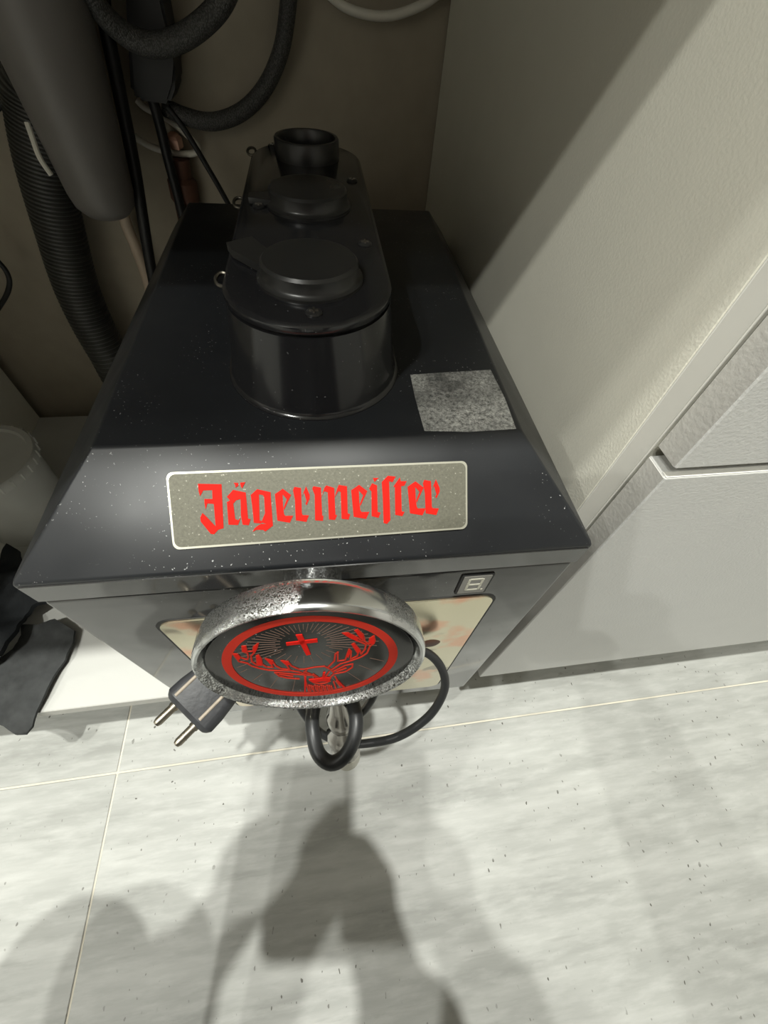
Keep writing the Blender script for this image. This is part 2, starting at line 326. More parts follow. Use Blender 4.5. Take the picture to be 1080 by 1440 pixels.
STAG_LINES=[[(-0.03283,0.0182),(-0.03258,0.01013),(-0.02954,0.00735),(-0.02832,0.00401),(-0.0257,0.00073),(-0.02205,-0.00238),(-0.01796,-0.00406),(-0.01199,-0.00575),(-0.00842,-0.00837),(-0.00585,-0.01185)],[(-0.03283,0.0182),(-0.03124,0.01733),(-0.03073,0.01347),(-0.0285,0.01096),(-0.02734,0.01351),(-0.02674,0.01707),(-0.02817,0.01926),(-0.02702,0.02384),(-0.02557,0.02391),(-0.02644,0.01881),(-0.02393,0.01816),(-0.02239,0.02223),(-0.01989,0.02465),(-0.02169,0.02029),(-0.02401,0.01636),(-0.02591,0.01407),(-0.02702,0.00863),(-0.02575,0.00381),(-0.02355,0.01345),(-0.02253,0.01412),(-0.02228,0.01026),(-0.02333,0.00465),(-0.02202,0.00125),(-0.01923,-4e-05),(-0.01918,0.00552),(-0.02028,0.00973),(-0.01791,0.00715),(-0.01763,0.00106),(-0.0158,-0.00256),(-0.0122,-0.00462),(-0.0124,0.00064),(-0.01382,0.00605),(-0.01114,0.00433),(-0.0105,-0.00091),(-0.0078,-0.00532),(-0.00434,-0.00629)],[(-0.01971,-0.0057),(-0.01684,-0.00706),(-0.01025,-0.01059),(-0.00339,-0.01368)],[(-0.01971,-0.0057),(-0.01854,-0.01041),(-0.01553,-0.01353),(-0.01,-0.01629)],[(-0.01805,-0.00835),(-0.01244,-0.01218)],[(0.00749,-0.01038),(0.01269,-0.00498),(0.01781,-0.00305),(0.02344,-0.00023),(0.02663,0.00316),(0.02858,0.00978),(0.03063,0.01222)],[(0.00656,-0.00667),(0.0103,-0.00103),(0.01176,0.00601),(0.01316,0.0077),(0.01193,-0.00147),(0.01558,-0.00136),(0.01724,0.00457),(0.01873,0.0093),(0.01942,0.0071),(0.01828,-0.001),(0.02166,0.00131),(0.02243,0.00426),(0.02062,0.01375),(0.02162,0.01447),(0.02365,0.00702),(0.02373,0.00287),(0.02604,0.00742),(0.02692,0.01217),(0.02403,0.01578),(0.02045,0.02041),(0.0177,0.02516),(0.02005,0.02459),(0.02391,0.01911),(0.0256,0.0154),(0.02659,0.01892),(0.02328,0.02604),(0.02444,0.02665),(0.0264,0.02172),(0.02671,0.01512),(0.02828,0.01183),(0.02918,0.01735),(0.03113,0.0192),(0.03128,0.01495),(0.03063,0.01222)],[(0.00821,-0.01234),(0.01486,-0.00727),(0.01864,-0.00661),(0.01798,-0.01042),(0.01397,-0.01457),(0.0083,-0.01535),(0.00821,-0.01234)],[(0.01015,-0.01289),(0.01501,-0.01017)],[(-0.00486,-0.00592),(-0.00015,-0.00511),(0.00482,-0.00544),(0.007,-0.00924),(0.00819,-0.01396)],[(-0.00588,-0.00886),(-0.00328,-0.01235),(-0.00125,-0.01688)],[(-0.00504,-0.01946),(-0.00332,-0.02328),(-0.00073,-0.02526),(0.00221,-0.02518),(0.00492,-0.02335)],[(-0.00656,-0.01364),(-0.0076,-0.02082),(-0.0101,-0.03296)],[(-0.00725,-0.01975),(-0.008,-0.03298)],[(0.00827,-0.0185),(0.00897,-0.02575),(0.01142,-0.03389)],[(0.00368,-0.01267),(0.00224,-0.01732)],[(0.00609,-0.01225),(0.00346,-0.01711)],[(0.00796,-0.01557),(0.00496,-0.01984)],[(-0.00195,-0.01273),(-0.00035,-0.01714)],[(-0.00564,-0.01002),(-0.00399,-0.00616)],[(-0.0065,-0.02534),(-0.00714,-0.03317)],[(-0.00561,-0.02634),(-0.00577,-0.03164)],[(-0.00471,-0.02735),(-0.00516,-0.03446)],[(-0.00344,-0.02626),(-0.0038,-0.03292)],[(-0.00254,-0.02727),(-0.00317,-0.03577)],[(-0.00163,-0.02829),(-0.00181,-0.03421)],[(-0.00037,-0.0272),(-0.00115,-0.03702)],[(0.00055,-0.02821),(0.00031,-0.03481)],[(0.00148,-0.02923),(0.00108,-0.03703)],[(0.00274,-0.02813),(0.00252,-0.03482)],[(0.00367,-0.02915),(0.00331,-0.03705)],[(0.00461,-0.03018),(0.00474,-0.03483)],[(0.00662,-0.02505),(0.00666,-0.0337)],[(0.00819,-0.02432),(0.00923,-0.03134)]]
STAG_FILLS=[[(-0.02691,0.02407),(-0.02557,0.02391),(-0.02635,0.01897),(-0.02812,0.01943)],[(-0.02239,0.02223),(-0.01989,0.02465),(-0.02257,0.01827),(-0.02409,0.0173)],[(-0.03283,0.0182),(-0.03124,0.01733),(-0.03081,0.01349),(-0.03212,0.01193)],[(-0.02347,0.01343),(-0.02249,0.01364),(-0.02252,0.00839),(-0.02358,0.00372),(-0.02554,0.00425)],[(-0.02028,0.00973),(-0.01791,0.00715),(-0.0181,0.00423),(-0.01957,0.00362)],[(-0.01374,0.00602),(-0.01122,0.00436),(-0.01084,0.00123),(-0.01227,0.00081)],[(0.0177,0.02516),(0.02005,0.02459),(0.02388,0.01883),(0.02318,0.01637),(0.02024,0.02046)],[(0.02328,0.02604),(0.02444,0.02665),(0.0264,0.02081),(0.02579,0.01705),(0.02448,0.02035)],[(0.02918,0.01735),(0.03113,0.0192),(0.03085,0.01216),(0.02857,0.01254)],[(0.02067,0.01422),(0.02162,0.01447),(0.02374,0.007),(0.02243,0.00426)],[(0.01676,0.00366),(0.01873,0.0093),(0.01922,0.00694),(0.01729,0.00087)],[(-0.00525,-0.01801),(-0.00057,-0.01846),(0.00338,-0.01765),(0.00605,-0.01958),(0.00445,-0.02322),(0.00079,-0.02189),(-0.00362,-0.02224)],[(-0.0068,-0.01413),(-0.00591,-0.01439),(-0.00787,-0.02432),(-0.01012,-0.0336),(-0.01047,-0.03284)],[(0.00874,-0.02389),(0.00936,-0.02467),(0.01163,-0.03421),(0.01052,-0.03298)],[(0.00309,-0.01195),(0.00429,-0.01175),(0.00292,-0.01752),(0.00178,-0.01719)]]
CROSS_BARS=[[(-0.00798,0.02249),(0.00598,0.02283),(0.00574,0.01989),(-0.00827,0.02007)],[(-0.00246,0.02837),(0.00029,0.02815),(0.00069,0.00899),(-0.00153,0.00855)]]

# ------------------------------------------------------------------ the room
RX0, RX1, RY0, RY1 = -3.0, 1.9, -2.3, 0.515
floor = link('floor', box((RX0, RX1, RY0, RY1, -0.05, -0.0011)), 'grout', smooth=0); tag(floor, 'pale stone-look tiled floor with thin grout joints', None, kind='structure')
TX, TY, TW, TD, GAP = -0.2751, -0.0182, 1.2, 0.6, 0.0020
tile_bm = {}
for i in range(-3, 3):
    for j in range(-4, 2):
        x0, x1 = max(TX + i * TW, RX0) + GAP / 2, min(TX + (i + 1) * TW, RX1) - GAP / 2
        y0, y1 = max(TY + j * TD, RY0) + GAP / 2, min(TY + (j + 1) * TD, RY1) - GAP / 2
        if x1 - x0 < 0.02 or y1 - y0 < 0.02: continue
        link('tile', box((x0, x1, y0, y1, -0.012, 0.0), 0.0007, 1), 'tile', floor, smooth=0, origin=((x0 + x1) / 2, (y0 + y1) / 2, 0))
def struct(name, b, m): return tag(link(name, box(b), m, smooth=0), kind='structure')
struct('wall_back', (RX0, RX1, 0.498, 0.56, -0.004, CEIL), 'wall')
struct('wall_left', (RX0 - 0.05, RX0, RY0, 0.498, -0.004, CEIL), 'room')
struct('wall_right', (RX1, RX1 + 0.05, RY0, 0.498, -0.004, CEIL), 'room')
struct('wall_front', (RX0, RX1, RY0 - 0.05, RY0, -0.004, CEIL), 'room')
struct('ceiling', (RX0, RX1, RY0, 0.56, CEIL, CEIL + 0.05), 'ceiling')
for k, (lx, ly, w, rad) in enumerate(LAMPS):
    t = link('ceiling_downlight', lathe((lx, ly, CEIL), (0, 0, -1), [(0.045, 0), (0.045, 0.008), (0.036, 0.010), (0.034, 0.002)], 28, cap0=True, cap1=False), 'lamp_ring', origin=(lx, ly, CEIL))
    tag(t, ['round white ceiling downlight right above the tap machine front', 'round white ceiling downlight next to the one above the tap machine',
            'round white ceiling downlight far left along the worktop', 'round white ceiling downlight behind the crouching person, nearer the worktop', 'round white ceiling downlight behind the crouching person, farther from the worktop'][k], 'downlight', 'ceiling downlights')

# ------------------------------------------------------------------ kitchen units
ZB = 0.1332
sc_ = empty('sink_cabinet', (-0.15, 0.25, 0.0)); SO = (-0.15, 0.25, 0.0)
tag(sc_, 'open doorless sink cabinet with beige side panels and white bottom panel', 'cabinet')
link('bottom_panel', box((-0.446, 0.1466, 0.0290, 0.482, 0.1172, ZB), 0.0006, 1), 'base', sc_, SO, 0)
link('edge_band', box((-0.446, 0.1466, 0.0284, 0.0290, 0.1174, ZB - 0.0003)), 'front_edge', sc_, SO, 0)
link('side_panel', box((-0.462, -0.4462, 0.0284, 0.482, 0.1172, 0.79), 0.0005, 1), 'laminate', sc_, SO, 0)
rp = link('side_panel', box((0.1467, 0.1622, 0.0290, 0.495, 0.1172, 0.79), 0.0005, 1), 'laminate', sc_, SO, 0)
link('edge_band', box((0.1468, 0.1605, 0.0282, 0.0290, 0.1172, 0.79), 0.0003, 1), 'edge', rp, SO, 0)
link('edge_band', box((0.1608, 0.1621, 0.0280, 0.0290, 0.1172, 0.79), 0.0003, 1), 'edge', rp, SO, 0)
link('plinth', box((-0.462, 0.1622, 0.085, 0.100, 0.0, 0.1172)), 'plinth', sc_, SO, 0)
nb = link('neighbour_cabinet', box((-1.06, -0.4635, 0.03, 0.497, 0.0, 0.79), 0.0006, 1), 'plinth', None, (0, 0, 0), 0, origin=(-0.76, 0.25, 0))
tag(nb, 'grey closed kitchen unit left of the open sink cabinet', 'cabinet')
wt = link('worktop', box((-1.06, 0.78, 0.0, 0.497, 0.7901, 0.83), 0.002), 'worktop', None, smooth=0, origin=(-0.15, 0.25, 0.7901))
tag(wt, 'grey kitchen worktop running over the open cabinet and the drawers', 'worktop')
dc = empty('drawer_cabinet', (0.46, 0.25, 0)); DO = (0.46, 0.25, 0)
tag(dc, 'drawer cabinet with plain satin grey fronts beside the tap machine', 'cabinet')
link('carcass', box((0.1628, 0.76, 0.0320, 0.495, 0.1172, 0.7898)), 'laminate', dc, DO, 0)
link('plinth', box((0.1628, 0.76, 0.085, 0.100, 0.0, 0.1172)), 'plinth', dc, DO, 0)
d1 = link('drawer_front', box((0.1622, 0.76, 0.0121, 0.0272, 0.1200, 0.4732), 0.0007, 2), 'front', dc, DO, 0)
link('top_lip', box((0.1625, 0.7597, 0.0124, 0.0160, 0.4732, 0.4738), 0.0002, 1), 'edge', d1, DO, 0)
link('edge_band', box((0.1618, 0.1622, 0.0130, 0.0266, 0.1204, 0.4726)), 'front_edge', d1, DO, 0)
d2 = link('drawer_front', box((0.1622, 0.76, 0.0121, 0.0272, 0.4800, 0.770), 0.0007, 2), 'front', dc, DO, 0)
link('edge_band', box((0.1618, 0.1622, 0.0130, 0.0266, 0.4804, 0.7694)), 'front_edge', d2, DO, 0)

# ------------------------------------------------------------------ the tap machine
MO = (0.0, 0.2, ZB)
mach = empty('tap_machine', (0.2 * 0.0183, 0.2, ZB), -0.0183)
tag(mach, 'black liqueur tap machine with red Jägermeister name plate, standing in the open cabinet', 'tap machine')
def part(name, bm, m, smooth=40, parent=None): return link(name, bm, m, parent or mach, MO, smooth)
Z1, Z2, D1, D2 = 0.441, 0.476, 0.0470, 0.3334
SL = (Z2 - Z1) / D1
# lid
b = bmesh.new()
def V(*p): return b.verts.new(p)
r0 = [V(-.1357, .001, .4214), V(.1357, .001, .4214), V(.1340, .374, .4214), V(-.1340, .374, .4214)]
r1 = [V(-.135, 0, Z1), V(.135, 0, Z1), V(.1300, .374, .4440), V(-.1300, .374, .4440)]
r2 = [V(*(-0.0988,0.0466,0.4760)), V(*(0.1002,0.0476,0.4760)), V(*(0.1041,0.3323,0.4760)), V(*(-0.1014,0.3347,0.4760))]
for a, c in ((r0, r1), (r1, r2)):
    for k in range(4): b.faces.new((a[k], a[(k + 1) % 4], c[(k + 1) % 4], c[k]))
b.faces.new(r2); b.faces.new(r0[::-1])
bmesh.ops.bevel(b, geom=b.edges[:], offset=0.0014, segments=3, affect='EDGES', profile=0.5)
part('lid', b, 'lid', 30)
part('lid_skirt', slab([(-.1338, .4232), (.1338, .4232), (.1333, .4386), (-.1333, .4386)], lambda a, c, h: Vector((a, .0010 - h - (c - .4214) * .05, c)), .0006), 'body', 0)
part('seam', box((-.1335, .1335, .0045, .3700, .4185, .4222)), 'seam', 0)
part('body', box((-.1354, .1354, .002, .3715, .1414, .4195), .0025, 3), 'body', 30)
for fx in (-.105, .105):
    for fy in (.065, .335):
        part('foot', lathe((fx, fy, ZB), (0, 0, 1), [(.012, 0), (.014, .002), (.014, .0084)], 18), 'rubber')
# bottle socket
TOPZ = 0.5208
def stadium(cy0, cy1, r, z, n=24):
    pts = [(r * math.cos(a), cy1 + r * math.sin(a), z) for a in [math.pi * k / n for k in range(n + 1)]]
    pts += [(r * math.cos(a), cy0 + r * math.sin(a), z) for a in [math.pi + math.pi * k / n for k in range(n + 1)]]
    return pts
CY0, CY1, SX = 0.1044, 0.2869, -0.0005
KR = 0.8546
def loftst(prof, cap0=True, cap1=True):
    bm = bmesh.new(); rings = []
    for r, z in prof: rings.append([bm.verts.new((p[0] + SX, p[1], p[2])) for p in stadium(CY0, CY1, r * KR, z)])
    for a, c in zip(rings[:-1], rings[1:]):
        n = len(a)
        for k in range(n): bm.faces.new((a[k], a[(k + 1) % n], c[(k + 1) % n], c[k]))
    if cap0: bm.faces.new(rings[0][::-1])
    if cap1: bm.faces.new(rings[-1])
    return bm
part('bottle_socket', loftst([(.0530, Z2 - .0005), (.0528, Z2 + .0004), (.0512, Z2 + .0010), (.0503, Z2 + .0026), (.0447, TOPZ - .0062)]), 'socket', 50)
part('socket_plate', loftst([(.0430, TOPZ - .0064), (.0430, TOPZ - .0048), (.0448, TOPZ - .0045), (.0452, TOPZ - .0038), (.0450, TOPZ - .0015), (.0436, TOPZ - .0004), (.0425, TOPZ)]), 'socket', 35)
def cap(cy, r, h):
    c = part('bottle_cap', lathe((SX + .001, cy, TOPZ - .0003), (0, 0, 1), [(r * 1.10, 0), (r * 1.10, .0016), (r * 1.03, .0024), (r, .0034), (r, h - .0012), (r - .0012, h), (r - .004, h + .0002), (.0005, h)], 48), 'cap', 35)
    return c
c1 = cap(CY0 + .002, 0.0220, .0088)
c2 = cap(0.1959, 0.0224, .0092)
# hinge tab of the front cap, a triangular lever at its left
slab_pts = [(-0.0385,0.1296), (-0.0355,0.1228), (-0.0193,0.1061), (-0.0163,0.1121), (-0.0197,0.1262), (-0.0274,0.1399)]
part('hinge_tab', slab(slab_pts, lambda a, c, h: Vector((a, c, TOPZ + .0005 + h + max(0, (-.03 - a)) * 0.12)), .0035), 'cap', 30, c1)
part('hinge_tab', slab([(-0.0334,0.2014), (-0.0334,0.1937), (-0.0197,0.1894), (-0.0197,0.2048)], lambda a, c, h: Vector((a, c, TOPZ + .0005 + h)), .003), 'cap', 30, c2)
# rear opening: an open ring without its cap
part('neck_ring', lathe((SX + .001, CY1, TOPZ - .0003), (0, 0, 1), [(r * KR, h) for r, h in ((.0262, 0), (.0262, .0105), (.0254, .0115), (.0232, .0115), (.0225, .0105), (.0222, .0006))], 48, cap0=True, cap1=True), 'cap', 35)
for (sx, sy) in ((0.00148,0.0752), (0.0290,0.1437), (-0.0278,0.1912), (0.0290,0.2399), (-0.0248,0.3091)):
    s = part('screw', lathe((sx, sy, TOPZ - .0004), (0, 0, 1), [(.0036, 0), (.0036, .0009), (.0030, .0014), (.0004, .0016)], 20), 'cap')
    cb = box((sx - .0019, sx + .0019, sy - .0004, sy + .0004, TOPZ + .0009, TOPZ + .0017)); box((sx - .0004, sx + .0004, sy - .0019, sy + .0019, TOPZ + .0009, TOPZ + .0017), bm=cb)
    part('cross_slot', cb, 'screw', 0, s)
for ex, ey, ez in ((-0.0399,0.1098,0.5180), (-0.0407,0.2046,0.5180), (-0.0403,0.3054,0.5180)):
    pts = [(ex + .0030 * math.cos(a), ey + .0034 * math.sin(a), ez + .0014 * math.sin(a)) for a in [2 * math.pi * i / 14 for i in range(14)]]
    bm = tube(catmull(pts, 2, True), .0009, 8, True); tube([(ex + .0025, ey - .0022, ez - .001), (ex + .0060, ey - .0030, ez - .001), (ex + .0110, ey - .0024, ez - .0005)], .0009, 8, bm=bm)
    part('wire_eyelet', bm, 'eyelet')
# worn sticker rest on the lid
q = [(0.0507,0.0941,0.4761), (0.0763,0.0960,0.4761), (0.0973,0.0974,0.4761), (0.0984,0.0726,0.4761), (0.0973,0.0491,0.4761), (0.0730,0.0482,0.4761), (0.0509,0.0498,0.4761), (0.0503,0.0743,0.4761)]
o = part('sticker_residue', slab([(p[0], p[1]) for p in q], lambda a, c, h: Vector((a, c, Z2 - .0001 + h)), .0003), 'residue', 0)
o['label'] = 'worn speckled silver sticker residue on the lid'
# name plate on the sloping front
SN = math.hypot(1, SL)
def S3(a, c, h): return Vector((a, c - SL * h / SN, Z1 + SL * c + h / SN))
cs = [(-0.0681,0.0367), (0.0706,0.0363), (0.0690,0.0099), (-0.0670,0.0089)]
def bil(u, v):
    A, B_, C_, D_ = [Vector(p[:2]) for p in (cs[3], cs[2], cs[1], cs[0])]
    p = (A * (1 - u) + B_ * u) * (1 - v) + (D_ * (1 - u) + C_ * u) * v; return (p.x, p.y)
def plate_poly(inset, r=.09):
    w = 4.3; out = []
    for (a, c) in rrect(inset, w - inset, inset, 1 - inset, r * (1 - inset)): out.append(bil(a / w, c))
    return out
npl = part('name_plate', slab(plate_poly(0), S3, .0012), 'nameplate_rim', 0)
npl['label'] = 'speckled metal name plate with red blackletter lettering'
part('plate_field', slab(plate_poly(.028), lambda a, c, h: S3(a, c, .0010 + h), .0004), 'nameplate', 0, npl)
for L in LETTERS:
    bm = bmesh.new()
    for k, P in enumerate(L): slab(P, lambda a, c, h: S3(a, c, .0013 + .00002 * k + h), .0003, bm)
    part('letter', bm, 'red', 0, npl)
# lower front: gold plate, display
def F3(a, c, h): return Vector((a, .002 - h, c))
part('plate_gap', slab(rrect(-.0985, .1020, .163, .3868, .010), F3, .0004), 'seam', 0)
gp = part('front_plate', slab(rrect(-.0965, .1000, .165, .3850, .009), F3, .0012), 'gold', 0)
gp['label'] = 'gold printed metal plate behind the tap'
part('push_button', lathe((0.0711,0.0023,0.3061), (0, -1, 0), [(.0085, -.0005), (.0085, .0012), (.0065, .0022), (.0005, .0022)], 28), 'rust', 40, gp)
dp = part('display_frame', slab(rrect(.0725, .0910, .3915, .4150, .0008, 2), F3, .0010), 'seam', 0)
part('display_window', slab(rrect(.0737, .0898, .3928, .4138, .0004, 2), lambda a, c, h: F3(a, c, .0008 + h), .0005), 'display', 0, dp)
def segment(x0, x1, z0, z1): part('digit_segment', slab([(x0, z0), (x1, z0), (x1, z1), (x0, z1)], lambda a, c, h: F3(a, c, .0012 + h), .0003), 'segment', 0, dp)
for zz in (.3965, .4030, .4095): segment(.0780, .0850, zz, zz + .0016)
for xx in (.0770, .0846):
    segment(xx, xx + .0014, .3972, .4035); segment(xx, xx + .0014, .4042, .4105)
segment(.0868, .0880, .3962, .3975)
# tap: neck, oval badge with emblem, spout
BC = Vector((-.0098, -.0375, .4071)); BN = Vector((-.0421, -.9869, .1558)).normalized(); BX = Vector((.9945, -.0264, .1015)).normalized(); BZ = Vector((-.0961, .1592, .9826)).normalized()
rotm = Matrix.Rotation(0.0183, 3, 'Z')      # world -> machine frame
def B3(a, c, h): return rotm @ (BC + BX * a + BZ * c + BN * h)
def ovals(prof, m, name, parent=None, cap0=True, cap1=True, seg=72):
    bm = bmesh.new(); rings = []
    for r, h in prof:
        rings.append([bm.verts.new(B3(r * math.cos(t), r / 1.05 * math.sin(t), h)) for t in [2 * math.pi * k / seg for k in range(seg)]])
    for a, c in zip(rings[:-1], rings[1:]):
        for k in range(seg): bm.faces.new((a[k], a[(k + 1) % seg], c[(k + 1) % seg], c[k]))
    if cap0: bm.faces.new(rings[0][::-1])
    if cap1: bm.faces.new(rings[-1])
    return part(name, bm, m, 35, parent)
rim = ovals([(.0475, -.0175), (.0520, -.0168), (.0540, -.0150), (.0550, -.0115), (.0552, -.0035), (.0547, -.0012), (.0535, 0), (.0523, -.0004), (.0515, -.0015), (.0508, -.0030), (.0496, -.0040), (.0494, -.0060)], 'chrome', 'badge_rim')
rim['label'] = 'pitted chrome rim of the round tap badge'
face = ovals([(.0494, -.0060), (.0494, -.0032), (.0488, -.0030)], 'badge_face', 'badge_face', rim)
def BF(a, c, h): return B3(a, c, -.0030 + h)
def pieces(name, polys, m, h=.00025):
    bm = bmesh.new()
    for P in polys: slab(P, BF, h, bm)
    return part(name, bm, m, 0, rim)
seg = 72; bm = bmesh.new()
ro, ri = .0415, .0372
for k in range(seg):
    t0, t1 = 2 * math.pi * k / seg, 2 * math.pi * (k + 1) / seg
    slab([(ri * math.cos(t0), .001 + ri * math.sin(t0)), (ro * math.cos(t0), .001 + ro * math.sin(t0)), (ro * math.cos(t1), .001 + ro * math.sin(t1)), (ri * math.cos(t1), .001 + ri * math.sin(t1))], BF, .0002, bm)
part('emblem_ring', bm, 'red_dim', 0, rim)
pieces('emblem_cross', CROSS_BARS, 'red', .0004)
bm = bmesh.new(); rc = (-.0007, .0197)
for k in range(52):
    t = 2 * math.pi * (k + .5) / 52; dx, dy = math.cos(t), math.sin(t)
    # distance to the ring from the ray centre
    bq = rc[0] * dx + (rc[1] - .001) * dy; cq = rc[0] ** 2 + (rc[1] - .001) ** 2 - (ri - .002) ** 2
    far = -bq + math.sqrt(bq * bq - cq); near = .0105 + .002 * (k % 2)
    far = min(far, .030 + .004 * (k % 3)) if dy > -.5 else far
    if dy < -.35 and abs(dx) < .9: near, far = (near, min(far, .019)) if k % 2 else (min(far - .002, .036), far)
    if far > near: stroke([(rc[0] + dx * near, rc[1] + dy * near), (rc[0] + dx * far, rc[1] + dy * far)], .00032, BF, .0001, bm)
part('emblem_rays', bm, 'ray', 0, rim)
bm = bmesh.new()
for P in STAG_LINES: stroke(P, .00078, BF, .0003, bm)
part('emblem_stag', bm, 'red_dim', 0, rim)
pieces('emblem_stag_fill', STAG_FILLS, 'red', .0004)
tb = part('tap_neck', lathe(rotm @ (BC - BN * .016), Vector((0.0, 1, -.10)), [(.022, -.002), (.022, .004), (.016, .009), (.016, .022), (.021, .024), (.021, .0275)], 36), 'chrome')
sp0, sp1 = Vector((0.0006,-0.0287,0.2892)), Vector((0.0043,-0.0531,0.1829))
ax = sp1 - sp0; Ls = ax.length
part('spout', lathe(sp0, ax, [(.0075, -.030), (.0075, .0), (.0085, Ls * .14), (.0108, Ls * .20), (.0115, Ls * .27), (.0100, Ls * .35), (.0098, Ls * .38), (.0130, Ls * .46), (.0142, Ls * .56), (.0130, Ls * .66), (.0112, Ls * .71), (.0112, Ls * .74), (.0125, Ls * .78), (.0125, Ls * .85)], 36), 'chrome_clean')
part('spout_tip', lathe(sp0, ax, [(.0118, Ls * .84), (.0118, Ls * 1.02), (.0108, Ls * 1.06), (.007, Ls * 1.06)], 30), 'white_pipe')

# rubber loop hanging round the spout
lp = [(-0.0191,-0.0466,0.2857), (-0.0160,-0.0597,0.2818), (-0.0076,-0.0663,0.2809), (0.0024,-0.0632,0.2847), (0.0097,-0.0531,0.2906), (0.0114,-0.0402,0.2927), (0.0075,-0.0253,0.2853), (-0.0037,-0.0176,0.2792), (-0.0144,-0.0219,0.2818), (-0.0188,-0.0341,0.2848)]
cen = sum((Vector(p) for p in lp), Vector()) / len(lp)
tag(link('rubber_loop', tube(catmull(lp, 5, True), .0050, 14, True), 'rubber', origin=cen), 'thick black rubber loop hanging round the chrome tap spout', 'rubber loop')

# power cord with plug
pc0 = Vector((-0.0732,-0.0195,0.3461))
cord = empty('power_cord', pc0); PO = tuple(pc0)
tag(cord, 'black power cord with two-pin plug dangling in front of the tap machine', 'power cord')
cp = [(-0.0644,-0.0143,0.3537), (-0.0556,-0.0040,0.3451), (-0.0428,-0.0028,0.3133), (-0.0344,-0.0156,0.2707), (-0.0280,-0.0270,0.2487), (-0.0172,-0.0392,0.2318), (-0.0006,-0.0475,0.2235), (0.0177,-0.0517,0.2309), (0.0446,-0.0518,0.2450), (0.0685,-0.0429,0.2627), (0.0805,-0.0292,0.2818), (0.0781,-0.0173,0.2974), (0.0662,-0.0087,0.3115), (0.0495,-0.0059,0.3134), (0.0357,-0.0124,0.2879), (0.0255,-0.0254,0.2584), (0.0157,-0.0304,0.2347), (0.0006,-0.0290,0.2147)]
link('cable', tube(catmull(cp, 10), .0033, 12), 'cord', cord, PO)
# plug, built along its own axes: w along the pins, s across them, t thickness
pa, pb = Vector((-0.0946,-0.0277,0.3368)), Vector((-0.0842,-0.0394,0.3301))
pw = (Vector((-0.1087,-0.0363,0.3284)) - pa).normalized(); pw = (pw + (CAM_POS - pa).normalized() * .40).normalized(); ps = (pb - pa).normalized(); ps = (ps - pw * ps.dot(pw)).normalized(); pt = pw.cross(ps)
pm = (pa + pb) / 2; hs = (pb - pa).length / 2
def PL(w_, s_, t_): return pm + pw * w_ + ps * s_ + pt * t_
def loft(sections):
    bm = bmesh.new(); rings = []
    for w_, s_, t_, r in sections: rings.append([bm.verts.new(PL(w_, a, c)) for a, c in rrect(-s_, s_, -t_, t_, r, 4)])
    for a, c in zip(rings[:-1], rings[1:]):
        n = len(a)
        for k in range(n): bm.faces.new((a[k], a[(k + 1) % n], c[(k + 1) % n], c[k]))
    bm.faces.new(rings[0][::-1]); bm.faces.new(rings[-1]); return bm
pl = link('plug', loft([(-.046, .0045, .0045, .004), (-.034, .006, .0055, .005), (-.030, .0150, .0085, .006), (-.010, .0178, .0098, .006), (-.002, .0180, .0100, .006), (.0, .0165, .0088, .005), (.0012, .0150, .0072, .004)]), 'plug', cord, PO, 30)
for s_ in (-hs, hs):
    link('pin', lathe(PL(.0, s_, 0), pw, [(.0031, 0), (.0031, .004), (.0026, .0042), (.0026, .0140), (.0019, .0158), (.0005, .0164)], 18), 'pin', pl, PO)
for s_ in (-.0125, .0075):
    bm = bmesh.new(); p0, p1 = PL(-.026, s_, -.0092), PL(-.003, s_, -.0101)
    link('worn_edge', tube([PL(-.026, s_, .0090), PL(-.012, s_, .0098), PL(-.003, s_, .0099)], .0010, 8, bm=bm), 'plug_stripe', pl, PO)
link('worn_edge', tube([PL(.0012, -.006, .002), PL(.0012, .002, -.002), PL(.0012, .006, .001)], .0012, 8), 'plug_stripe', pl, PO)

# ------------------------------------------------------------------ things standing in the cabinet
# cloudy plastic tub
bx, by = -.3855, .2790
tub = empty('plastic_tub', (bx, by, ZB)); TO = (bx, by, ZB)
tag(tub, 'cloudy clear plastic tub on the cabinet bottom, left of the tap machine', 'tub')
link('tub_body', lathe((bx, by, ZB), (0, 0, 1), [(.0005, .0012), (.046, .0012), (.047, .003), (.0540, .108), (.0528, .108), (.0455, .0032), (.0005, .0030)], 48, cap0=False, cap1=False), 'clear', tub, TO)
lid_t = link('tub_lid', lathe((bx, by, ZB + .108), (0, 0, 1), [(.0545, -.008), (.0570, -.008), (.0572, .0035), (.0560, .0050), (.0500, .0050), (.0485, .0010), (.0005, .0010)], 60, cap0=False, cap1=False), 'clear', tub, TO)
for k in range(30):
    a = 2 * math.pi * k / 30; c_, s_ = math.cos(a), math.sin(a)
    bm = tube([(bx + .0575 * c_, by + .0575 * s_, ZB + .101), (bx + .0582 * c_, by + .0582 * s_, ZB + .111)], .0011, 6)
    link('lid_rib', bm, 'clear', lid_t, TO)
